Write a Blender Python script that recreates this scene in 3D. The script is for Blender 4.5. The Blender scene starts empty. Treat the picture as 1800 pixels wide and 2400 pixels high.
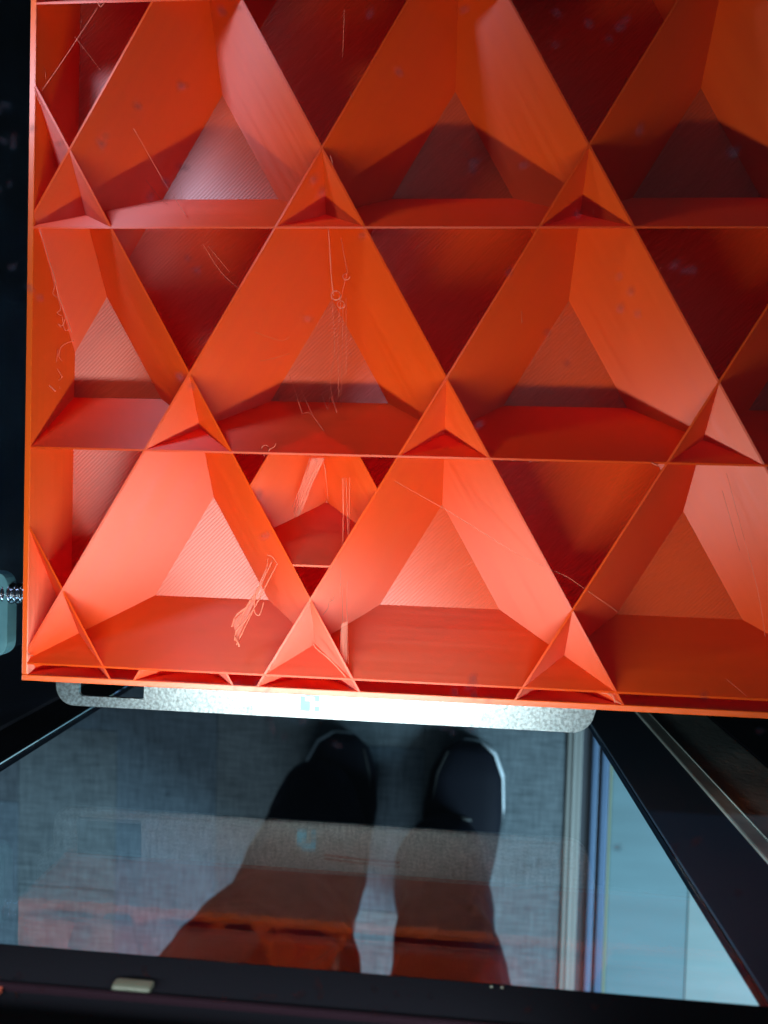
import bpy, bmesh, math, random
from mathutils import Vector, Matrix
from mathutils.geometry import tessellate_polygon
random.seed(7)
sc = bpy.context.scene
C = sc.collection
H = 0.05                      # 50 mm: the row pitch of the infill lattice; all print sizes below are in this pitch
# ---------------------------------------------------------------- camera
cam_data = bpy.data.cameras.new('camera')
cam_data.sensor_fit = 'HORIZONTAL'; cam_data.sensor_width = 36.0
cam_data.lens = 36.0*1700.7/1800
cam_data.clip_start = 0.005; cam_data.clip_end = 20
cam = bpy.data.objects.new('camera', cam_data); C.objects.link(cam)
R3 = Matrix(((0.99632171, -0.03093727, 0.07991202), (0.02864109, 0.99914778, 0.02972222), (-0.08076344, -0.02732413, 0.9963587)))
CAM = Vector((0.57730666, -1.15106642, 3.21431537))*H
cam.matrix_world = Matrix.Translation(CAM) @ R3.to_4x4()
cam_data.dof.use_dof = True; cam_data.dof.focus_distance = 0.172; cam_data.dof.aperture_fstop = 28
sc.camera = cam
# ---------------------------------------------------------------- world, light, exposure
w = bpy.data.worlds.new('World'); sc.world = w; w.use_nodes = True
w.node_tree.nodes['Background'].inputs[0].default_value = (0.42, 0.62, 0.8, 1)
w.node_tree.nodes['Background'].inputs[1].default_value = 0.06
sc.view_settings.view_transform = 'Standard'; sc.view_settings.look = 'None'
sc.view_settings.exposure = 0; sc.view_settings.gamma = 1; sc.view_settings.use_curve_mapping = False
sc.cycles.max_bounces = 16; sc.cycles.diffuse_bounces = 7; sc.cycles.glossy_bounces = 6
sc.cycles.transmission_bounces = 10; sc.cycles.transparent_max_bounces = 8
sc.cycles.caustics_refractive = False; sc.cycles.caustics_reflective = False
sc.cycles.use_denoising = True

def area(name, loc, target, sx, sy, power, col, spread=None):
    l = bpy.data.lights.new(name, 'AREA'); l.shape = 'RECTANGLE'; l.size = sx; l.size_y = sy
    l.energy = power; l.color = col
    if spread: l.spread = spread
    o = bpy.data.objects.new(name, l); C.objects.link(o)
    d = Vector(target)-Vector(loc)
    o.location = loc; o.rotation_euler = d.to_track_quat('-Z', 'Y').to_euler()
    return o
V = lambda x, y, z: Vector((x*H, y*H, z*H))
# strip of white chamber lights over the door, and the little lamp of the tool head at the far left
area('chamber_light', V(-0.05, -2.44, 1.50), V(-0.04, -1.40, -0.1), 1.9*H, 0.08*H, 0.178, (0.95, 1.0, 0.97), math.radians(158))
area('tool_head_light', V(-1.65, 1.25, 1.1), V(-0.5, 0.2, -0.2), 0.35*H, 0.35*H, 0.036, (0.66, 0.74, 1.0), math.radians(115))
# daylight of the room outside the enclosure, from a window on the right-hand side
area('room_window_light', (1.7, -1.5, 0.75), (0.15, -0.6, -0.82), 1.2, 1.2, 125, (0.55, 0.83, 1.0))

area('carpet_fill_light', (-0.5, -2.3, 1.6), (-0.1, -0.7, -0.82), 1.6, 1.0, 42, (0.72, 0.88, 1.0))  # unseen fill lamp, added overhead to brighten the carpet beyond the door

# ---------------------------------------------------------------- helpers
def props(o, label=None, cat=None, group=None, kind=None):
    for k, v in (('label', label), ('category', cat), ('group', group), ('kind', kind)):
        if v: o[k] = v
    return o
def empty(name, loc, label, cat, group=None):
    o = bpy.data.objects.new(name, None); C.objects.link(o); o.location = loc
    o.empty_display_size = 0.01
    bpy.context.view_layer.update()
    return props(o, label, cat, group)
def link(name, me, mat, parent=None):
    o = bpy.data.objects.new(name, me); C.objects.link(o)
    if mat: me.materials.append(mat)
    if parent:
        o.parent = parent
        if parent.type == 'EMPTY': o.matrix_parent_inverse = Matrix.Translation(-parent.location)
    return o
def mesh(name, vs, fs, mat, parent=None, smooth=False):
    me = bpy.data.meshes.new(name); me.from_pydata([tuple(v) for v in vs], [], fs); me.validate()
    bm = bmesh.new(); bm.from_mesh(me); bmesh.ops.recalc_face_normals(bm, faces=bm.faces); bm.to_mesh(me); bm.free()
    if smooth:
        for p in me.polygons: p.use_smooth = True
    return link(name, me, mat, parent)
def box(name, a, b, mat, parent=None, bev=0.0, seg=2):
    bm = bmesh.new()
    vs = [bm.verts.new((x, y, z)) for x in (a[0], b[0]) for y in (a[1], b[1]) for z in (a[2], b[2])]
    for f in ((0,1,3,2),(4,6,7,5),(0,4,5,1),(2,3,7,6),(0,2,6,4),(1,5,7,3)): bm.faces.new([vs[i] for i in f])
    bmesh.ops.recalc_face_normals(bm, faces=bm.faces)
    if bev: bmesh.ops.bevel(bm, geom=bm.edges[:], offset=bev, segments=seg, affect='EDGES', profile=0.6)
    me = bpy.data.meshes.new(name); bm.to_mesh(me); bm.free()
    return link(name, me, mat, parent)
def hbox(name, a, b, mat, parent=None, bev=0.0):
    return box(name, [c*H for c in a], [c*H for c in b], mat, parent, bev*H)
def prism(name, outer, holes, z0, z1, mat, parent=None):
    loops = [outer]+list(holes)
    pts = [p for l in loops for p in l]; n = len(pts)
    tris = tessellate_polygon([[Vector((p[0], p[1], 0)) for p in l] for l in loops])
    vs = [(p[0], p[1], z0) for p in pts]+[(p[0], p[1], z1) for p in pts]
    fs = [tuple(t) for t in tris]+[tuple(i+n for i in t) for t in tris]
    k = 0
    for l in loops:
        m = len(l)
        for i in range(m): fs.append((k+i, k+(i+1) % m, k+(i+1) % m+n, k+i+n))
        k += m
    return mesh(name, vs, fs, mat, parent)
def tube_geo(pts, r, seg=5, vs=None, fs=None):
    vs = [] if vs is None else vs; fs = [] if fs is None else fs
    pts = [Vector(p) for p in pts]; base = len(vs)
    for i, p in enumerate(pts):
        t = (pts[min(i+1, len(pts)-1)]-pts[max(i-1, 0)]).normalized()
        a = t.orthogonal().normalized() if i == 0 else (a-t*a.dot(t)).normalized()
        b = t.cross(a); rr = r[i] if isinstance(r, (list, tuple)) else r
        for s in range(seg):
            q = 2*math.pi*s/seg; vs.append(p+(a*math.cos(q)+b*math.sin(q))*rr)
    for i in range(len(pts)-1):
        for s in range(seg):
            s2 = (s+1) % seg
            fs.append((base+i*seg+s, base+i*seg+s2, base+(i+1)*seg+s2, base+(i+1)*seg+s))
    fs.append(tuple(base+s for s in range(seg))); fs.append(tuple(base+(len(pts)-1)*seg+s for s in range(seg)))
    return vs, fs
def tube(name, pts, r, mat, parent=None, seg=6, smooth=True):
    vs, fs = tube_geo(pts, r, seg); return mesh(name, vs, fs, mat, parent, smooth)

# ---------------------------------------------------------------- materials
def mat(name, col, rough=0.5, metal=0.0, spec=0.5, **kw):
    m = bpy.data.materials.new(name); m.use_nodes = True
    b = m.node_tree.nodes['Principled BSDF']
    b.inputs['Base Color'].default_value = (*col, 1); b.inputs['Roughness'].default_value = rough
    b.inputs['Metallic'].default_value = metal; b.inputs['Specular IOR Level'].default_value = spec
    for k, v in kw.items(): b.inputs[k.replace('_', ' ')].default_value = v
    return m
def N(m, t, **kw):
    n = m.node_tree.nodes.new(t)
    for k, v in kw.items(): setattr(n, k, v)
    return n
def L(m, a, b): m.node_tree.links.new(a, b)
def noise(m, scale, detail=3, mapping=None, rough=0.5):
    tc = N(m, 'ShaderNodeTexCoord'); mp = N(m, 'ShaderNodeMapping')
    if mapping: mp.inputs['Scale'].default_value = mapping
    no = N(m, 'ShaderNodeTexNoise'); no.inputs['Scale'].default_value = scale; no.inputs['Detail'].default_value = detail
    no.inputs['Roughness'].default_value = rough
    L(m, tc.outputs['Object'], mp.inputs['Vector']); L(m, mp.outputs['Vector'], no.inputs['Vector'])
    return no
def ramp(m, src, stops):
    r = N(m, 'ShaderNodeValToRGB'); e = r.color_ramp.elements
    while len(e) < len(stops): e.new(0.5)
    for q, (p, c) in zip(e, stops):
        q.position = p; q.color = (*c, 1) if len(c) == 3 else c
    L(m, src, r.inputs[0]); return r
def bump(m, src, strength, dist, prev=None):
    b = N(m, 'ShaderNodeBump'); b.inputs['Strength'].default_value = strength; b.inputs['Distance'].default_value = dist
    L(m, src, b.inputs['Height'])
    if prev: L(m, prev, b.inputs['Normal'])
    return b
def P(m): return m.node_tree.nodes['Principled BSDF']

def plastic(name, floor=False, through=0.10, across=None):
    m = mat(name, (0.80, 0.080, 0.010), 0.5, 0.0, 1.0, IOR=1.6)
    b = P(m)
    # long streaks lying along the printed layers, finest across z
    s1 = noise(m, 1.0/H, 4, (0.7, 0.7, 46))
    s2 = noise(m, 1.0/H, 3, (3.0, 3.0, 9.0))
    s3 = noise(m, 1.0/H, 2, (110, 110, 110))
    cr = ramp(m, s1.outputs['Fac'], [(0.30, (0.86, 0.098, 0.002)), (0.70, (0.91, 0.116, 0.004))])
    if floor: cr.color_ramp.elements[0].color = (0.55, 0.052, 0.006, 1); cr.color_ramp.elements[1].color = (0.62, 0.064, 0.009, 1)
    L(m, cr.outputs[0], b.inputs['Base Color'])
    mr = N(m, 'ShaderNodeMapRange'); mr.inputs['To Min'].default_value = 0.47; mr.inputs['To Max'].default_value = 0.57
    mr.inputs['From Min'].default_value = 0.3; mr.inputs['From Max'].default_value = 0.7
    L(m, s1.outputs['Fac'], mr.inputs['Value']); L(m, mr.outputs[0], b.inputs['Roughness'])
    if across:                    # the printed layers are fine ridges: gloss spreads across them, not along
        cx = N(m, 'ShaderNodeCombineXYZ')
        for q, c in zip(cx.inputs, across): q.default_value = c
        b.inputs['Anisotropic'].default_value = 0.92; L(m, cx.outputs[0], b.inputs['Tangent'])
    n1 = bump(m, s3.outputs['Fac'], 0.25, 0.00003)
    if floor:
        tc = N(m, 'ShaderNodeTexCoord'); mp = N(m, 'ShaderNodeMapping'); mp.inputs['Rotation'].default_value = (0, 0, math.radians(45))
        wv = N(m, 'ShaderNodeTexWave', wave_type='BANDS', bands_direction='X', wave_profile='SIN')
        wv.inputs['Scale'].default_value = 2*math.pi/20/(0.0150*H); wv.inputs['Distortion'].default_value = 0.25
        wv.inputs['Detail Scale'].default_value = 0.05/H
        L(m, tc.outputs['Object'], mp.inputs['Vector']); L(m, mp.outputs['Vector'], wv.inputs['Vector'])
        n2 = bump(m, wv.outputs['Fac'], 0.75, 0.00010, n1.outputs[0])
    else:
        n2 = bump(m, s1.outputs['Fac'], 0.22, 0.00012, n1.outputs[0])
    L(m, n2.outputs[0], b.inputs['Normal'])
    if through:
        tr = N(m, 'ShaderNodeBsdfTranslucent'); tr.inputs['Color'].default_value = (1.0, 0.024, 0.001, 1)
        mx = N(m, 'ShaderNodeMixShader'); mx.inputs[0].default_value = through
        out = m.node_tree.nodes['Material Output']
        L(m, b.outputs[0], mx.inputs[1]); L(m, tr.outputs[0], mx.inputs[2]); L(m, mx.outputs[0], out.inputs['Surface'])
    return m

M_wall = plastic('red_orange_plastic_wall', through=0.04, across=(0.05, 0.02, 1))
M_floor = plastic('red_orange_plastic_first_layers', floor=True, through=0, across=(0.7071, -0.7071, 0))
M_hair = mat('thin_plastic_hair', (0.85, 0.22, 0.13), 0.5, 0, 0.5)
P(M_hair).inputs['Alpha'].default_value = 0.6

# ---------------------------------------------------------------- the printed block
T = 0.349387; S = 0.70710678; D = 0.38889
M_sheets = [plastic('red_orange_plastic_sheet', through=0.45, across=(m.x*S, m.y*S, -1.0)) for m in (Vector((0, 1, 0)), Vector((math.sqrt(3)/2, -0.5, 0)), Vector((-math.sqrt(3)/2, -0.5, 0)))]
XL, XR, YF, YB = -1.346, 2.75, -2.081, 2.3
WT = 0.028
block = empty('printed_block', V(0.6, 0, -D-0.04), 'half printed orange red plastic block with open triangular infill, on the metal build plate', '3d print')
FAM = [(Vector((0, 1, 0)), 0.0), (Vector((math.sqrt(3)/2, -0.5, 0)), -0.5*T), (Vector((-math.sqrt(3)/2, -0.5, 0)), -0.5*T)]
def clip(poly, n, c):          # keep n.p <= c
    out = []
    for i, a in enumerate(poly):
        b = poly[(i+1) % len(poly)]; da = n.dot(a)-c; db = n.dot(b)-c
        if da <= 0: out.append(a)
        if (da < 0 < db) or (db < 0 < da): out.append(a+(b-a)*(da/(da-db)))
    return out
def sheet(fam, c, cells=None, name='infill_sheet', ztop=0.0):
    m, _ = FAM[fam]
    t = Vector((-m.y, m.x, 0)); n = Vector((m.x, m.y, S))
    dn = Vector((m.x*S, m.y*S, -1.0))           # direction down the slope: m.d + S*dz = 0
    p0 = m*c
    poly = [p0+t*6-dn*1, p0+t*6+dn*1, p0-t*6+dn*1, p0-t*6-dn*1]
    lim = [(Vector((1,0,0)), XR-WT*0.5), (Vector((-1,0,0)), -(XL+WT*0.5)), (Vector((0,1,0)), YB-WT*0.5), (Vector((0,-1,0)), -(YF+WT*0.5)),
           (Vector((0,0,1)), ztop), (Vector((0,0,-1)), D+0.015)]
    for f, lo in (cells or []):
        mm = FAM[f][0]; nn = Vector((mm.x, mm.y, S)); lim += [(nn, lo+1), (-nn, -lo)]
    for q, cc in lim:
        poly = clip(poly, q, cc)
        if len(poly) < 3: return None
    ar = sum(((poly[i]-poly[0]).cross(poly[i+1]-poly[0])).length for i in range(1, len(poly)-1))/2
    if ar < 0.004: return None
    hw = 0.0045; n_ = len(poly)
    vs = [(p+m*hw)*H for p in poly]+[(p-m*hw)*H for p in poly]
    fs = [tuple(range(n_)), tuple(range(2*n_-1, n_-1, -1))]+[(i, (i+1) % n_, (i+1) % n_+n_, i+n_) for i in range(n_)]
    return mesh(name, vs, fs, M_sheets[fam], block)
for f in range(3):
    for k in range(-8, 9):
        sheet(f, FAM[f][1]+k, ztop=-0.0006*f)
def half_cell(lows):
    for f in range(3):
        o = sheet(f, lows[f]+0.5, [(g, lows[g]) for g in range(3) if g != f], 'dividing_sheet', -0.002-0.0006*f)
half_cell([-2, -0.5*T, -0.5*T])
half_cell([-3, -0.5*T, 1-0.5*T])
# outer walls and solid first layers, corners mitred by butting
def wall(a, b): return hbox('outer_wall', a, b, M_wall, block, 0.004)
wall((XL, YF, -D-0.04), (XR, YF+WT, 0.001)); wall((XL, YB-WT, -D-0.04), (XR, YB, 0.001))
wall((XL, YF+WT, -D-0.04), (XL+WT, YB-WT, 0.0006)); wall((XR-WT, YF+WT, -D-0.04), (XR, YB-WT, 0.0006))
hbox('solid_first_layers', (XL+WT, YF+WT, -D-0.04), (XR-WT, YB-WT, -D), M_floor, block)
# loose hairs, curls and torn bits of plastic left on the infill (radius, points), all in pitches
STRANDS = [(0.0022,[(-1.2973,0.6228,-0.02),(-1.2094,0.7555,-0.03),(-1.0357,0.9795,-0.01)]),(0.0014,[(-1.1504,0.8654,-0.03),(-1.0613,0.7543,-0.1)]),(0.002,[(-0.8895,0.4765,-0.08),(-0.7823,0.2768,-0.2),(-0.6398,0.0861,-0.1)]),(0.0014,[(-0.8793,0.2955,-0.2),(-0.8444,0.244,-0.3),(-0.8115,0.2232,-0.3)]),(0.0014,[(-0.7486,0.3059,-0.3),(-0.7365,0.2437,-0.3)]),(0.0012,[(-0.8944,0.1394,-0.12),(-0.8687,0.1806,-0.18),(-0.792,0.2159,-0.25)]),(0.0018,[(-0.5429,-0.0578,-0.05),(-0.4724,-0.1679,-0.1),(-0.3549,-0.2713,-0.02)]),(0.0014,[(-0.5188,-0.0674,-0.05),(-0.4382,-0.1618,-0.12)]),(0.003,[(0.0377,-0.0047,-0.01),(0.0418,-0.1044,-0.05),(0.0424,-0.1946,-0.1),(0.0511,-0.2665,-0.12)]),(0.0016,[(0.0881,-0.0283,-0.05),(0.1143,-0.1652,-0.1),(0.0732,-0.255,-0.2),(0.0468,-0.4138,-0.3),(0.0608,-0.7024,-0.3)]),(0.0014,[(0.0412,-0.2881,-0.15),(0.0338,-0.4757,-0.3),(0.0173,-0.6411,-0.3),(0.0674,-0.7917,-0.2)]),(0.0014,[(0.0916,-0.3074,-0.15),(0.072,-0.4958,-0.3),(0.0727,-0.7538,-0.3)]),(0.0012,[(0.1045,-0.268,-0.15),(0.0935,-0.5986,-0.3)]),(0.0014,[(-0.1946,-0.5952,-0.35),(-0.0959,-0.799,-0.2)]),(0.0012,[(-0.1404,-0.6437,-0.3),(-0.0353,-0.813,-0.15),(0.0335,-0.8895,-0.05)]),(0.0013,[(-0.0233,-0.6935,-0.3),(0.0262,-0.7764,-0.2),(0.0189,-0.7031,-0.3),(0.0672,-0.7856,-0.2)]),(0.0014,[(-0.1039,-0.801,-0.22),(-0.0653,-0.7943,-0.2),(-0.0118,-0.8373,-0.1),(0.0385,-0.8919,-0.02)]),(0.0024,[(-0.0203,-1.015,-0.02),(-0.0925,-1.1636,-0.15),(-0.2058,-1.3392,-0.36)]),(0.0014,[(-0.014,-1.0213,-0.02),(-0.0892,-1.1635,-0.15),(-0.1961,-1.3071,-0.36)]),(0.0014,[(-0.0078,-1.0188,-0.02),(-0.0816,-1.1633,-0.15),(-0.1871,-1.3332,-0.36)]),(0.0024,[(-0.0015,-1.0204,-0.02),(-0.0747,-1.1631,-0.15),(-0.1822,-1.3629,-0.36)]),(0.0014,[(0.0047,-1.0233,-0.02),(-0.0677,-1.1629,-0.15),(-0.1904,-1.3289,-0.36)]),(0.0014,[(0.011,-1.0251,-0.02),(-0.0597,-1.1627,-0.15),(-0.1695,-1.3385,-0.36)]),(0.0024,[(0.0169,-1.0139,-0.02),(-0.0629,-1.1627,-0.15),(-0.1791,-1.36,-0.36)]),(0.0014,[(0.0231,-1.0123,-0.02),(-0.0598,-1.1627,-0.15),(-0.1799,-1.3746,-0.36)]),(0.0014,[(0.0295,-1.0186,-0.02),(-0.0496,-1.1624,-0.15),(-0.1646,-1.3221,-0.36)]),(0.0024,[(0.0355,-1.0141,-0.02),(-0.0482,-1.1623,-0.15),(-0.1639,-1.3332,-0.36)]),(0.0014,[(0.0417,-1.0138,-0.02),(-0.0477,-1.1623,-0.15),(-0.1494,-1.325,-0.36)]),(0.0018,[(0.0423,-1.0353,-0.02),(0.0484,-1.0823,-0.05),(0.045,-1.0541,-0.03)]),(0.0014,[(0.0464,-1.0448,-0.02),(0.0375,-1.2003,-0.2)]),(0.0016,[(0.1258,-1.1,-0.03),(0.1247,-1.3354,-0.12),(0.1304,-1.6531,-0.12),(0.1548,-1.9499,-0.03)]),(0.0016,[(0.1432,-1.0995,-0.03),(0.1446,-1.3348,-0.12),(0.1523,-1.6522,-0.12),(0.1759,-1.9391,-0.03)]),(0.0016,[(0.1587,-1.0991,-0.03),(0.1506,-1.3346,-0.12),(0.1483,-1.6523,-0.12),(0.1664,-1.7355,-0.03)]),(0.0016,[(0.1336,-1.0997,-0.03),(0.1227,-1.3355,-0.12),(0.1184,-1.6536,-0.12),(0.1294,-1.4465,-0.03)]),(0.0018,[(0.3623,-1.1072,-0.01),(0.603,-1.2338,-0.05),(0.9162,-1.4158,0.0),(1.1363,-1.5086,-0.03),(1.3484,-1.6476,-0.01)]),(0.0013,[(0.4706,-1.6081,-0.34),(0.6737,-1.5071,-0.25),(0.731,-1.4697,-0.2)]),(0.0013,[(1.816,-1.0339,-0.1),(1.8897,-1.2764,-0.1),(1.9679,-1.5379,-0.1),(2.0309,-1.7534,-0.15)]),(0.0011,[(1.8009,-1.1096,-0.1),(1.9003,-1.3736,-0.14)]),(0.0016,[(0.0809,0.952,-0.02),(0.068,0.8867,-0.1),(0.0513,0.8505,-0.2)]),(0.0014,[(-1.3357,0.8277,-0.1),(-1.297,0.6913,-0.05)]),(0.0013,[(0.9031,-0.3322,-0.1),(0.905,-0.3891,-0.1)]),(0.0013,[(1.8226,-1.923,-0.02),(1.9292,-2.0079,-0.01)]),(0.0012,[(-0.4113,-0.5617,-0.2),(-0.3,-0.543,-0.25),(-0.1863,-0.4993,-0.3)]),(0.0012,[(-0.3052,-0.4406,-0.1),(-0.2072,-0.458,-0.2),(-0.1666,-0.4374,-0.2)]),(0.0035,[(-1.2921,-0.0104,-0.01),(-1.2836,-0.0721,-0.04),(-1.2733,-0.1343,-0.06),(-1.2641,-0.1944,-0.09),(-1.2682,-0.2632,-0.13),(-1.2555,-0.3519,-0.18),(-1.2454,-0.425,-0.22)]),(0.0022,[(-1.2866,-0.1706,-0.1036),(-1.2805,-0.2297,-0.1207),(-1.2937,-0.2633,-0.1304),(-1.271,-0.2819,-0.1357)]),(0.0022,[(-1.2726,-0.2632,-0.1304),(-1.2648,-0.329,-0.1491),(-1.2845,-0.3482,-0.1545),(-1.2607,-0.3613,-0.1582)]),(0.0022,[(-1.2615,-0.367,-0.1598),(-1.2564,-0.4245,-0.1759),(-1.23,-0.4184,-0.1743)]),(0.0022,[(-1.2198,-0.4725,-0.1893),(-1.2788,-0.4966,-0.1957),(-1.3021,-0.542,-0.208),(-1.2881,-0.5675,-0.215)]),(0.0022,[(-1.3025,-0.5125,-0.2),(-1.3239,-0.5919,-0.2214),(-1.2977,-0.6414,-0.2348),(-1.3265,-0.662,-0.2402),(-1.3156,-0.6962,-0.2493)]),(0.0022,[(-1.3212,-0.572,-0.2161),(-1.344,-0.6623,-0.2402),(-1.319,-0.672,-0.2429)]),(0.0022,[(-1.2444,-0.3668,-0.1598),(-1.2667,-0.4053,-0.1705),(-1.2868,-0.3959,-0.1679),(-1.2723,-0.415,-0.1732)]),(0.0055,[(-1.2868,-0.7026,-0.1),(-1.2697,-0.7164,-0.1),(-1.2569,-0.7282,-0.1)]),(0.0028,[(0.0896,-0.2697,-0.1),(0.0813,-0.2865,-0.104),(0.0624,-0.292,-0.108),(0.0443,-0.2825,-0.112),(0.0377,-0.2637,-0.116),(0.0459,-0.2466,-0.12),(0.0628,-0.241,-0.124),(0.0776,-0.2492,-0.128),(0.081,-0.2651,-0.132),(0.0709,-0.278,-0.136),(0.0537,-0.2796,-0.14),(0.0396,-0.2688,-0.144),(0.0368,-0.2519,-0.148),(0.0461,-0.2388,-0.152),(0.0609,-0.2367,-0.156)]),(0.0028,[(0.1056,-0.3051,-0.12),(0.1004,-0.3162,-0.124),(0.0887,-0.3214,-0.128),(0.0756,-0.3181,-0.132),(0.067,-0.3078,-0.136),(0.0662,-0.295,-0.14),(0.0728,-0.2851,-0.144),(0.0833,-0.282,-0.148),(0.0924,-0.2863,-0.152),(0.0959,-0.295,-0.156),(0.0923,-0.3037,-0.16)]),(0.0028,[(-0.2011,-0.9789,-0.005),(-0.2071,-0.9913,-0.009),(-0.2202,-0.9972,-0.013),(-0.234,-0.9935,-0.017),(-0.2421,-0.9826,-0.021),(-0.241,-0.97,-0.025),(-0.2323,-0.9621,-0.029),(-0.2211,-0.9626,-0.033),(-0.2137,-0.9707,-0.037),(-0.2142,-0.9819,-0.041),(-0.2224,-0.9903,-0.045),(-0.2343,-0.9917,-0.049),(-0.2443,-0.9856,-0.053)]),(0.0025,[(-0.2061,-0.9825,-0.01),(-0.1834,-0.9679,-0.02),(-0.1732,-0.9556,0.0)]),(0.0025,[(-0.2392,-0.991,-0.01),(-0.2224,-1.0141,0.0)]),(0.0028,[(0.1238,-0.1786,-0.12),(0.1197,-0.1874,-0.124),(0.1105,-0.192,-0.128),(0.0998,-0.1904,-0.132),(0.0914,-0.1831,-0.136),(0.0882,-0.173,-0.14),(0.0907,-0.1634,-0.144),(0.0974,-0.1575,-0.148),(0.1054,-0.1568,-0.152)]),(0.0045,[(-0.2037,-1.492,-0.1185),(-0.2506,-1.6044,-0.09),(-0.3061,-1.7024,-0.065),(-0.338,-1.7889,-0.0425)]),(0.0045,[(-0.1783,-1.5048,-0.115),(-0.2328,-1.6229,-0.085),(-0.2825,-1.7393,-0.055),(-0.3375,-1.873,-0.02)]),(0.002,[(-0.2248,-1.483,-0.121),(-0.2339,-1.5651,-0.1),(-0.2695,-1.6627,-0.075)]),(0.0045,[(-0.2403,-1.5847,-0.095),(-0.297,-1.6925,-0.0675),(-0.3506,-1.7422,-0.055),(-0.3674,-1.7958,-0.041)]),(0.0045,[(-0.2713,-1.6437,-0.08),(-0.2683,-1.7198,-0.06),(-0.2425,-1.7376,-0.055),(-0.2277,-1.6801,-0.07)]),(0.0045,[(-0.2454,-1.6618,-0.075),(-0.3007,-1.759,-0.05),(-0.3435,-1.8135,-0.036),(-0.3474,-1.8548,-0.025)]),(0.002,[(-0.2961,-1.702,-0.065),(-0.3557,-1.7519,-0.0525),(-0.3639,-1.7712,-0.0475)]),(0.007,[(-0.3464,-1.8341,-0.02),(-0.327,-1.8606,-0.01),(-0.3207,-1.8779,-0.01)]),(0.003,[(-0.2242,-1.4652,-0.1),(-0.1998,-1.4742,-0.1),(-0.1748,-1.5072,-0.1)]),(0.0022,[(0.1225,-1.5555,-0.1),(0.0933,-1.5764,-0.1),(0.1138,-1.6013,-0.1),(0.0826,-1.6224,-0.1),(0.0936,-1.6616,-0.1),(0.0699,-1.6724,-0.1),(0.0668,-1.7023,-0.1),(0.0436,-1.7331,-0.1)]),(0.003,[(0.0893,-1.5766,-0.1),(0.1235,-1.5911,-0.1)]),(0.003,[(0.0695,-1.6566,-0.1),(0.0897,-1.6657,-0.1)]),(0.004,[(-1.3219,-1.9429,-0.005),(-1.308,-1.9619,-0.003),(-1.2908,-1.9628,-0.002)]),(0.005,[(0.0151,-1.853,-0.02),(0.0369,-1.8731,-0.01),(0.098,-1.9164,0.0),(0.1716,-1.9901,0.0)]),(0.004,[(1.2941,-2.007,-0.01),(1.3231,-2.0083,0.0),(1.3515,-2.0351,0.0),(1.3793,-2.0486,0.0)]),(0.004,[(1.3229,-2.0027,0.0),(1.343,-2.0162,0.002),(1.3518,-2.0444,0.0)]),(0.003,[(-1.3224,0.6277,0.0),(-1.3075,0.5835,-0.0),(-1.2908,0.5489,0.0)]),(0.003,[(-1.0312,0.9993,0.0),(-1.0168,0.9763,0.0),(-0.9973,0.9985,0.0)]),(0.0035,[(1.4658,-0.9998,0.0),(1.5023,-1.0154,0.0)]),(0.003,[(0.0385,0.3122,0.0),(0.0472,0.285,-0.01),(0.0425,0.2577,-0.02)]),(0.0015,[(0.1201,0.5852,0.0),(0.1284,0.5593,0.0)])]
for rad, pts in STRANDS:
    q = [Vector(p) for p in pts]
    if len(q) == 3 or len(q) == 4:        # round the bends of the longer hairs
        fine = []
        for i in range(len(q)-1):
            p0 = q[max(i-1, 0)]; p3 = q[min(i+2, len(q)-1)]
            for j in range(5):
                t = j/5
                fine.append(0.5*((2*q[i])+(q[i+1]-p0)*t+(2*p0-5*q[i]+4*q[i+1]-p3)*t*t+(3*q[i]-p0-3*q[i+1]+p3)*t*t*t))
        q = fine+[q[-1]]
    q = [Vector((p.x, p.y, p.z+0.003))*H for p in q]
    tube('loose_strand', q, [rad*0.75*H*random.uniform(0.7, 1.2) for _ in q], M_hair, block, 5)

# thin torn films of plastic between the hairs
FILMS = [[(-0.2235,-1.5099,-0.11),(-0.2489,-1.5944,-0.09),(-0.291,-1.6643,-0.08),(-0.3204,-1.722,-0.06),(-0.3685,-1.7777,-0.05),(-0.3528,-1.8088,-0.04),(-0.3379,-1.8593,-0.02),(-0.3171,-1.7974,-0.04),(-0.2883,-1.7206,-0.06),(-0.259,-1.6531,-0.08),(-0.2412,-1.5953,-0.1)],[(-0.0125,-1.0156,-0.02),(0.0456,-1.0142,-0.02),(-0.0219,-1.122,-0.12),(-0.09,-1.2458,-0.25),(-0.1521,-1.3451,-0.34),(-0.1991,-1.3573,-0.34),(-0.136,-1.2472,-0.25),(-0.068,-1.1233,-0.12)],[(0.1352,-1.7638,-0.05),(0.1642,-1.7488,-0.05),(0.1695,-1.92,-0.03),(0.1601,-1.9511,-0.02),(0.1362,-1.9118,-0.03)]]
M_film = mat('thin_plastic_film', (0.9, 0.35, 0.25), 0.4, 0, 0.8, Alpha=0.2)
for f_ in FILMS:
    n_ = len(f_)
    c_ = sum((Vector(p) for p in f_), Vector())/n_+Vector((0, 0, 0.006))
    vs = [Vector(p)*H for p in f_]+[(Vector(p)-Vector((0, 0, 0.003)))*H for p in f_]+[c_*H, (c_-Vector((0, 0, 0.003)))*H]
    fs = [(i, (i+1) % n_, 2*n_) for i in range(n_)]+[(n_+(i+1) % n_, n_+i, 2*n_+1) for i in range(n_)]+[(i, (i+1) % n_, (i+1) % n_+n_, i+n_) for i in range(n_)]
    mesh('torn_film', vs, fs, M_film, block)
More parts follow.
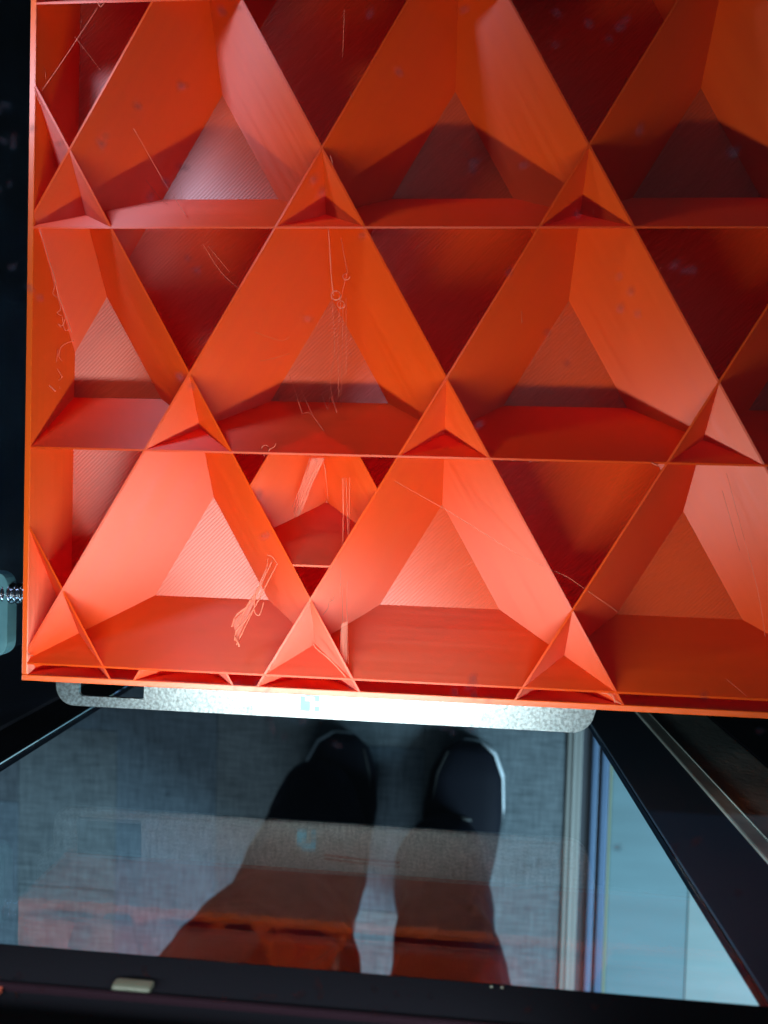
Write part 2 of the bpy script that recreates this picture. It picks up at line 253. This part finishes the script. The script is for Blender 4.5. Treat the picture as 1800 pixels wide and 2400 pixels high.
# ---------------------------------------------------------------- the build plate
def steel():
    m = mat('textured_dark_plate', (0.05, 0.055, 0.055), 0.35, 0.0, 0.9)
    b = P(m)
    a = noise(m, 1/H, 3, (60, 60, 60)); v = N(m, 'ShaderNodeTexVoronoi'); v.inputs['Scale'].default_value = 55/H
    tc = N(m, 'ShaderNodeTexCoord'); L(m, tc.outputs['Object'], v.inputs['Vector'])
    cr = ramp(m, a.outputs['Fac'], [(0.35, (0.45, 0.52, 0.52)), (0.62, (0.85, 0.95, 0.95)), (0.8, (0.85, 0.95, 0.95))])
    L(m, cr.outputs[0], b.inputs['Base Color'])
    n1 = bump(m, a.outputs['Fac'], 0.8, 0.00004); n2 = bump(m, v.outputs['Distance'], 0.8, 0.00003, n1.outputs[0])
    L(m, n2.outputs[0], b.inputs['Normal']); b.inputs['Metallic'].default_value = 1.0
    return m
M_plate = steel()
ZP = -D-0.042
plate = empty('build_plate', V(0, -2.0, ZP-0.02), 'dark textured metal build plate whose front tab shines white under the block', 'build plate')
def arc(cx, cy, r, a0, a1, n=7): return [((cx+r*math.cos(math.radians(a0+(a1-a0)*i/n)))*H, (cy+r*math.sin(math.radians(a0+(a1-a0)*i/n)))*H) for i in range(n+1)]
out = [(-1.50*H, 2.6*H), (-1.50*H, -2.05*H), (-1.415*H, -2.12*H)]+arc(-1.315, -2.225, 0.10, 180, 270)+arc(1.25, -2.215, 0.11, 270, 350)+[(1.40*H, -2.09*H), (2.95*H, -2.05*H), (2.95*H, 2.6*H)]
hole = [(-0.935*H, -2.08*H), (-1.29*H, -2.08*H)]+arc(-1.27, -2.252, 0.02, 180, 270, 3)+arc(-0.95, -2.262, 0.01, 270, 360, 3)
prism('plate_sheet', out, [hole], (ZP-0.02)*H, ZP*H, M_plate, plate)
M_logo = mat('pale_blue_print', (0.35, 0.75, 0.95), 0.5, 0, 0.3)
g = 0.0245; lx, ly = -0.114, -2.287
cells = [(0,0,2,2),(0,2,1,3),(1,3,4,4),(3,2,4,3),(3,0,4,1)]
vs, fs = [], []
for a in cells:                      # small square-cornered mark printed on the tab, read from the front
    k = len(vs)
    vs += [((lx+a[0]*g)*H, (ly+a[1]*g)*H, (ZP+0.0015)*H), ((lx+a[2]*g)*H, (ly+a[1]*g)*H, (ZP+0.0015)*H), ((lx+a[2]*g)*H, (ly+a[3]*g)*H, (ZP+0.0015)*H), ((lx+a[0]*g)*H, (ly+a[3]*g)*H, (ZP+0.0015)*H)]
    fs.append((k, k+1, k+2, k+3))
mesh('printed_logo', vs, fs, M_logo, plate)
M_black = mat('black_plastic', (0.0035, 0.0035, 0.005), 1.0, 0, 0.0)
M_navy = mat('dark_navy_panel', (0.035, 0.065, 0.11), 0.8, 0, 0.05)
bed = props(hbox('heated_bed', (-1.49, -2.03, ZP-0.16), (2.9, 2.6, ZP-0.024), M_black, None, 0.01), 'black heated bed slab lying right under the dark build plate', 'heated bed')

# ---------------------------------------------------------------- bed clamp with threaded rod on the left
M_cyan = mat('pale_anodised_clamp', (0.22, 0.48, 0.55), 0.5, 0.1)
cr_ = ramp(M_cyan, noise(M_cyan, 4/H, 3).outputs['Fac'], [(0.35, (0.06, 0.24, 0.34)), (0.7, (0.2, 0.45, 0.5))]); L(M_cyan, cr_.outputs[0], P(M_cyan).inputs['Base Color'])
M_chrome = mat('bright_steel', (0.55, 0.6, 0.68), 0.18, 1.0)
knob = empty('thumb_screw', V(-1.75, -1.66, -0.5), 'pale blue rounded thumb screw with a shiny threaded rod, left of the block', 'screw')
pts = []
for sx, sy, a0 in ((1, 1, 0), (-1, 1, 90), (-1, -1, 180), (1, -1, 270)):
    pts += arc(-1.81+sx*0.055, -1.862+sy*0.150, 0.075, a0, a0+90, 5)
prism('screw_head', pts, [], -0.50*H, -0.42*H, M_cyan, knob)
rp = []; rr = []
for i in range(90):
    x = -1.72+0.27*i/89; rp.append(V(x, -1.752, -0.46)); rr.append((0.048+0.009*math.sin(i/89*2*math.pi*8))*H)
tube('threaded_rod', rp, rr, M_chrome, knob, 20)

# ---------------------------------------------------------------- the enclosure
def inner_black(name, col, r):
    m = mat(name, col, r, 0, 0.5)
    a = noise(m, 1/H, 5, (1.3, 1.3, 1.3)); c = noise(m, 1/H, 2, (30, 30, 30))
    cr = ramp(m, a.outputs['Fac'], [(0.4, col), (0.75, tuple(min(1, q*3.0+0.008) for q in col))]); L(m, cr.outputs[0], P(m).inputs['Base Color'])
    n = bump(m, c.outputs['Fac'], 0.5, 0.0002); L(m, n.outputs[0], P(m).inputs['Normal']); return m
M_in = inner_black('black_enclosure_skin', (0.008, 0.010, 0.016), 0.4)
M_inblue = inner_black('dark_blue_enclosure_skin', (0.010, 0.022, 0.040), 0.45)
M_grey = inner_black('grey_green_strip', (0.24, 0.31, 0.30), 0.9)
M_glass = mat('clear_glass', (0.93, 0.98, 1.0), 0.0, 0, 0.5, Transmission_Weight=1.0, IOR=1.27)
enc = empty('printer_enclosure', V(0.3, 0, -4.0), 'black box enclosure around the block, with glass lid and glass front door', 'enclosure')
GY = -2.592; ZL = 1.80
hbox('side_wall', (-3.1, GY, -4.0), (-2.98, 3.3, ZL), M_inblue, enc)
hbox('side_wall', (3.5, GY, -4.0), (3.62, 3.3, ZL), M_in, enc)
hbox('back_wall', (-3.1, 3.302, -4.0), (3.62, 3.42, ZL), M_in, enc)
hbox('base_panel', (-3.1, GY-0.3, -4.12), (3.62, 3.42, -4.002), M_in, enc)
# front frame: bar over the door, sill, side stiles
hbox('front_top_bar', (-3.1, GY-0.33, 1.10), (3.62, GY+0.012, ZL), M_black, enc, 0.006)
hbox('front_sill', (-3.1, GY-0.33, -4.0), (3.62, GY-0.002, -3.5), M_black, enc)
hbox('door_stile', (-1.895, GY-0.06, -3.498), (-1.622, GY+0.010, 1.098), M_black, enc, 0.004)
hbox('door_stile', (1.556, GY-0.06, -3.498), (1.90, GY+0.010, 1.098), M_navy, enc, 0.004)
hbox('front_panel', (-3.1, GY-0.09, -3.498), (-1.897, GY+0.03, 1.098), M_in, enc, 0.01)
hbox('hinge_cover', (1.902, GY-0.06, -3.498), (2.355, GY+0.02, 1.098), M_grey, enc, 0.01)
tube('cover_seam', [V(1.98, GY+0.0235, -3.4), V(1.98, GY+0.0235, 1.0)], 0.004*H, M_grey, enc, 6)
hbox('front_panel', (2.357, GY-0.09, -3.498), (3.62, GY+0.03, 1.098), M_black, enc, 0.01)
hbox('door_glass', (-1.6215, GY-0.02, -3.498), (1.5555, GY, 1.0985), M_glass, enc)
hbox('lid_glass', (-3.1, GY-0.33, ZL+0.002), (3.62, 3.42, ZL+0.05), M_glass, enc)
M_clip = mat('pale_latch', (0.016, 0.019, 0.013), 0.6, 0.0)
latch = hbox('latch_plate', (-0.310, GY+0.012, 1.228), (-0.195, GY+0.03, 1.270), M_clip, enc, 0.012)
hbox('bar_ledge', (-3.0, GY+0.012, 1.288), (3.5, GY+0.03, 1.300), mat('purple_grey_ledge', (0.005, 0.0025, 0.004), 1.0, 0, 0.0), enc)
tube('skirt_line', [V(0.03, -2.160, ZP+0.004), V(0.2, -2.150, ZP+0.004), V(0.42, -2.146, ZP+0.004)], 0.006*H, M_hair, block, 6)
M_or = mat('orange_bar_reflection', (0.12, 0.015, 0.005), 0.7)
hbox('bar_reflection', (-0.72, GY+0.013, 1.302), (-0.60, GY+0.03, 1.335), M_or, enc, 0.008)  # small orange block standing in for a reflection in the bar
for x in (0.757, 0.788): hbox('edge_sparkle', (x, GY+0.013, 1.120), (x+0.009, GY+0.02, 1.126), M_clip, enc, 0.003)  # tiny blocks put in for the bright sparkles along the bar's lower edge
# dust lying on the underside of the lid
DUST = [(-0.216,-0.472),(-0.11,-0.473),(-0.037,-0.407),(0.058,-0.371),(-0.11,-0.481),(-0.012,-0.574),(0.585,-0.228),(0.691,-0.218),(0.767,-0.256),(0.838,-0.255),(0.882,-0.261),(0.751,-0.319),(0.878,-0.317),(0.924,-0.451),(0.621,-0.524),(0.698,-0.549),(0.796,-0.615),(1.091,-0.522),(0.673,-0.716),(0.98,-0.696),(1.032,-0.728),(0.913,-0.776),(0.937,-0.8),(0.07,-0.938),(0.761,-0.85),(0.286,-0.839),(0.069,-0.716),(0.895,-0.729),(0.226,-1.158),(-0.302,-0.717),(-0.314,-0.471),(-0.296,-0.454),(-0.251,-0.471),(-0.324,-0.395),(-0.308,-0.564),(-0.242,-0.776),(-0.251,-0.802),(0.201,-1.585),(0.297,-1.597),(0.357,-1.603),(0.267,-1.595),(0.367,-1.645),(0.268,-1.646),(0.659,-1.595),(0.684,-1.602),(0.593,-1.607),(0.167,-2.167),(0.25,-2.156),(0.285,-2.153),(0.311,-2.159),(0.345,-2.143),(0.376,-2.154),(0.479,-2.154),(0.521,-2.14),(0.581,-2.149),(0.496,-2.174),(0.756,-2.151),(0.891,-2.135),(-0.012,-2.147),(-0.198,-2.185),(-0.267,-2.19),(0.654,-1.942),(1.048,-1.821),(1.087,-1.818),(1.162,-1.912),(0.949,-1.836),(1.083,-1.506),(1.172,-1.591),(0.64,-1.52),(0.165,-1.536),(0.226,-1.541),(0.287,-1.542),(0.423,-1.531),(0.612,-1.543),(0.641,-1.545),(0.699,-1.547),(0.031,-0.549),(0.219,-1.252),(0.136,-0.237),(0.42,-0.236),(0.457,-0.365),(0.313,-0.559),(0.79,-0.906),(0.416,-0.665),(0.632,-1.007)]
vs, fs = [], []
for x, y in DUST:
    for _ in range(random.choice((1, 1, 2))):
        a = random.uniform(0, 3.14); l = random.uniform(0.004, 0.011); ox, oy = random.uniform(-0.02, 0.02), random.uniform(-0.02, 0.02)
        z = (ZL+0.0005)*H; c, s_ = math.cos(a)*l, math.sin(a)*l
        tube_geo([((x+ox-c)*H, (y+oy-s_)*H, z), ((x+ox)*H+c*0.3*H*0.2, (y+oy)*H, z-0.0001), ((x+ox+c)*H, (y+oy+s_)*H, z)], [0.003*H, random.uniform(0.003, 0.006)*H, 0.002*H], 5, vs, fs)
M_dust = mat('pale_dust', (0.6, 0.62, 0.7), 0.9)
_t = N(M_dust, 'ShaderNodeBsdfTranslucent'); _t.inputs['Color'].default_value = (0.30, 0.55, 0.95, 1)
_q = N(M_dust, 'ShaderNodeBsdfTransparent'); _m = N(M_dust, 'ShaderNodeMixShader'); _m.inputs[0].default_value = 0.22
L(M_dust, _q.outputs[0], _m.inputs[1]); L(M_dust, _t.outputs[0], _m.inputs[2]); L(M_dust, _m.outputs[0], M_dust.node_tree.nodes['Material Output'].inputs['Surface'])
props(mesh('dust_specks', vs, fs, M_dust, None), 'pale out of focus dust specks scattered over the underside of the glass lid', 'dust', None, 'stuff')


# ---------------------------------------------------------------- outside: floor, track, person
FZ = -0.8245
def carpet(name, c1, c2, ang):
    m = mat(name, c1, 0.95, 0, 0.1)
    a = noise(m, 1, 4, (380, 35, 300) if ang else (35, 380, 300)); b_ = noise(m, 1, 4, (35, 380, 300) if ang else (380, 35, 300)); c = noise(m, 9, 4)
    mx = N(m, 'ShaderNodeMix', data_type='FLOAT'); mx.inputs[0].default_value = 0.45
    L(m, a.outputs['Fac'], mx.inputs[2]); L(m, b_.outputs['Fac'], mx.inputs[3])
    m2 = N(m, 'ShaderNodeMix', data_type='FLOAT'); m2.inputs[0].default_value = 0.16
    L(m, mx.outputs[0], m2.inputs[2]); L(m, c.outputs['Fac'], m2.inputs[3])
    cr = ramp(m, m2.outputs[0], [(0.26, c1), (0.74, c2)]); L(m, cr.outputs[0], P(m).inputs['Base Color'])
    n = bump(m, mx.outputs[0], 0.5, 0.0006); L(m, n.outputs[0], P(m).inputs['Normal']); return m
CT = [carpet('carpet_slate', (0.030, 0.040, 0.046), (0.19, 0.225, 0.24), 0), carpet('carpet_dark', (0.022, 0.029, 0.036), (0.145, 0.17, 0.19), 1),
      carpet('carpet_pale', (0.042, 0.054, 0.058), (0.24, 0.27, 0.27), 0), carpet('carpet_blue', (0.026, 0.040, 0.052), (0.16, 0.205, 0.24), 1)]
M_sub = mat('concrete_subfloor', (0.06, 0.065, 0.07), 0.9)
props(box('room_floor', (-4, -5, FZ-0.05), (4, 3, FZ-0.008), M_sub), kind='structure')
floor = empty('carpet_floor', (-0.3, -0.6, FZ-0.007), None, None); floor['kind'] = 'structure'
xs = [-1.40, -1.17, -0.94, -0.71, -0.565, -0.42, -0.275, -0.13, 0.015, 0.205]
for i in range(len(xs)-1):
    y = -1.9+(i % 3)*0.11; j = 0
    while y < 0.2:
        y1 = y+0.23
        box('carpet_tile', (xs[i]+0.0002, y+0.0002, FZ-0.007), (xs[i+1]-0.0002, y1-0.0002, FZ-random.uniform(0, 0.0006)), CT[random.choice([0, 0, 1, 2, 3])], floor, 0.0006, 1)
        y = y1
track = empty('door_track', (0.24, -0.6, FZ-0.007), 'grey and blue metal floor track running along the carpet edge outside the glass', 'door track')
M_t1 = mat('bronze_grey_metal', (0.16, 0.16, 0.145), 0.45, 0.3); M_t2 = mat('blue_grey_metal', (0.045, 0.09, 0.16), 0.4, 0.3); M_t3 = mat('yellow_edge_strip', (0.26, 0.30, 0.18), 0.5)
M_dk = mat('dark_groove', (0.012, 0.016, 0.024), 0.6)
box('track_base', (0.2055, -1.9, FZ-0.007), (0.2665, 0.2, FZ-0.004), M_dk, track)
for a, b, hh, mm in ((0.2065, 0.226, 0.004, M_t1), (0.2135, 0.2165, 0.0065, M_t1), (0.240, 0.2475, 0.004, M_t2), (0.253, 0.262, 0.004, M_t2), (0.2635, 0.2660, 0.004, M_t3)):
    box('track_rail', (a, -1.9, FZ-0.0038), (b, 0.2, FZ+hh), mm, track, 0.001)
def vinyl(name, c):
    m = mat(name, c, 0.5, 0, 0.3); a = noise(m, 1, 5, (6, 40, 6)); cr = ramp(m, a.outputs['Fac'], [(0.3, tuple(q*0.82 for q in c)), (0.7, c)])
    L(m, cr.outputs[0], P(m).inputs['Base Color']); return m
pf = empty('plank_floor', (0.6, -0.6, FZ-0.007), None, None); pf['kind'] = 'structure'
for i, x in enumerate((0.267, 0.372, 0.60, 0.83, 1.06)):
    x1 = (0.372, 0.60, 0.83, 1.06, 1.29)[i]
    box('floor_plank', (x+0.0004, -1.9, FZ-0.007), (x1-0.0004, 0.2, FZ+0.0002*(i % 2)), vinyl('pale_plank_%d' % i, ((0.11, 0.20, 0.22) if i == 0 else (0.19, 0.27, 0.27))), pf, 0.0008, 1)

# ---- the person standing in front of the door: trousers and shoes seen through the glass
person = empty('person', (-0.02, -0.55, FZ), 'person in dark trousers and dark shoes with white soles, standing outside the glass door', 'person')
M_trs = mat('dark_navy_cloth', (0.004, 0.004, 0.011), 0.9, 0, 0.1)
tn = noise(M_trs, 30, 4); tb = bump(M_trs, tn.outputs['Fac'], 0.6, 0.01); tn2 = noise(M_trs, 900, 2); tb2 = bump(M_trs, tn2.outputs['Fac'], 0.4, 0.001, tb.outputs[0]); L(M_trs, tb2.outputs[0], P(M_trs).inputs['Normal'])
M_shoe = mat('black_shoe_knit', (0.006, 0.007, 0.013), 0.7, 0, 0.15); M_sole = mat('white_rubber_sole', (0.85, 0.9, 0.92), 0.6); M_pipe = mat('grey_shoe_trim', (0.09, 0.09, 0.085), 0.6)
def ring(cx, cy, z, rx, ry, n=24, p=2.3):
    r = []
    for i in range(n):
        a = 2*math.pi*i/n; c, s = math.cos(a), math.sin(a)
        r.append(Vector((cx+rx*math.copysign(abs(c)**(2/p), c), cy+ry*math.copysign(abs(s)**(2/p), s), z)))
    return r
def loft(bm, rings):
    rows = [[bm.verts.new(v) for v in r] for r in rings]; n = len(rows[0])
    for a, b in zip(rows, rows[1:]):
        for i in range(n): bm.faces.new((a[i], a[(i+1) % n], b[(i+1) % n], b[i]))
    bm.faces.new(rows[0][::-1]); bm.faces.new(rows[-1])
bm = bmesh.new()
F = FZ
loft(bm, [ring(-0.120, -0.495, F+0.060, 0.058, 0.088), ring(-0.118, -0.497, F+0.085, 0.064, 0.090), ring(-0.118, -0.525, F+0.14, 0.068, 0.082), ring(-0.128, -0.530, F+0.225, 0.070, 0.080),
          ring(-0.124, -0.535, F+0.30, 0.086, 0.088), ring(-0.126, -0.54, F+0.365, 0.104, 0.10), ring(-0.140, -0.56, F+0.48, 0.112, 0.11), ring(-0.13, -0.60, F+0.66, 0.118, 0.12), ring(-0.115, -0.64, F+0.84, 0.122, 0.13)])
loft(bm, [ring(0.046, -0.560, F+0.045, 0.052, 0.082), ring(0.042, -0.552, F+0.085, 0.060, 0.090), ring(0.046, -0.548, F+0.14, 0.052, 0.085), ring(0.050, -0.540, F+0.225, 0.050, 0.082),
          ring(0.049, -0.54, F+0.30, 0.053, 0.085), ring(0.044, -0.54, F+0.365, 0.064, 0.09), ring(0.055, -0.56, F+0.48, 0.078, 0.10), ring(0.06, -0.60, F+0.66, 0.09, 0.12), ring(0.06, -0.64, F+0.84, 0.105, 0.13)])
loft(bm, [ring(-0.03, -0.63, F+0.74, 0.17, 0.11), ring(-0.03, -0.65, F+0.84, 0.20, 0.13), ring(-0.03, -0.66, F+0.98, 0.19, 0.125), ring(-0.03, -0.66, F+1.02, 0.175, 0.115)])
me = bpy.data.meshes.new('trousers'); bm.to_mesh(me); bm.free()
tr = link('trousers', me, M_trs, person)
rm = tr.modifiers.new('one_skin', 'REMESH'); rm.mode = 'VOXEL'; rm.voxel_size = 0.006; rm.use_smooth_shade = True
sm = tr.modifiers.new('relax', 'SMOOTH'); sm.iterations = 6
tx = bpy.data.textures.new('folds', 'CLOUDS'); tx.noise_scale = 0.09
dm = tr.modifiers.new('cloth_folds', 'DISPLACE'); dm.texture = tx; dm.strength = 0.022; dm.mid_level = 0.5
def shoe(cx, rot, side):
    # sections from toe to heel: (distance behind toe, half width, top height)
    secs = [(0.0, 0.016, 0.030), (0.012, 0.034, 0.042), (0.04, 0.047, 0.052), (0.085, 0.052, 0.064), (0.13, 0.048, 0.082), (0.17, 0.041, 0.098), (0.21, 0.038, 0.105), (0.25, 0.036, 0.095), (0.272, 0.026, 0.075)]
    def sec(y, hw, z0, z1, n=16, off=0):
        r = []
        for i in range(n):
            a = 2*math.pi*i/n; c, s = math.cos(a), math.sin(a)
            r.append(Vector((off+hw*math.copysign(abs(c)**0.8, c), -y, (z0+z1)/2+(z1-z0)/2*math.copysign(abs(s)**0.7, s))))
        return r
    M = Matrix.Translation((cx, -0.388, FZ)) @ Matrix.Rotation(rot, 4, 'Z')
    def emit(name, rings, m, par):
        bm = bmesh.new(); loft(bm, [[M @ v for v in r] for r in rings]); bmesh.ops.recalc_face_normals(bm, faces=bm.faces)
        me = bpy.data.meshes.new(name); bm.to_mesh(me); bm.free()
        for p in me.polygons: p.use_smooth = True
        return link(name, me, m, par)
    sh = emit('shoe', [sec(y, hw, 0.018, z) for y, hw, z in secs], M_shoe, person)
    o = 0.0068*side
    emit('sole', [sec(y+0.003, hw-0.002, 0.001, 0.024, off=o) for y, hw, z in secs]+[sec(0.277, 0.018, 0.001, 0.022)], M_sole, sh)
    vs, fs = [], []
    for k in range(4):
        y = 0.085+k*0.020; z = 0.066+k*0.013
        tube_geo([M @ Vector((x, -y-abs(x)*0.25, z-abs(x)*0.35)) for x in (-0.026, -0.012, 0.0, 0.012, 0.026)], 0.0022, 6, vs, fs)
    mesh('laces', vs, fs, M_pipe, sh, True)
    tube('piping', [M @ Vector((-side*(hw*0.80), -y, 0.018+(z-0.018)*0.80)) for y, hw, z in secs[1:6]], 0.0022, M_pipe, sh)
    return sh
shoe(-0.092, math.radians(-3), -1); shoe(0.074, math.radians(-4), 1)
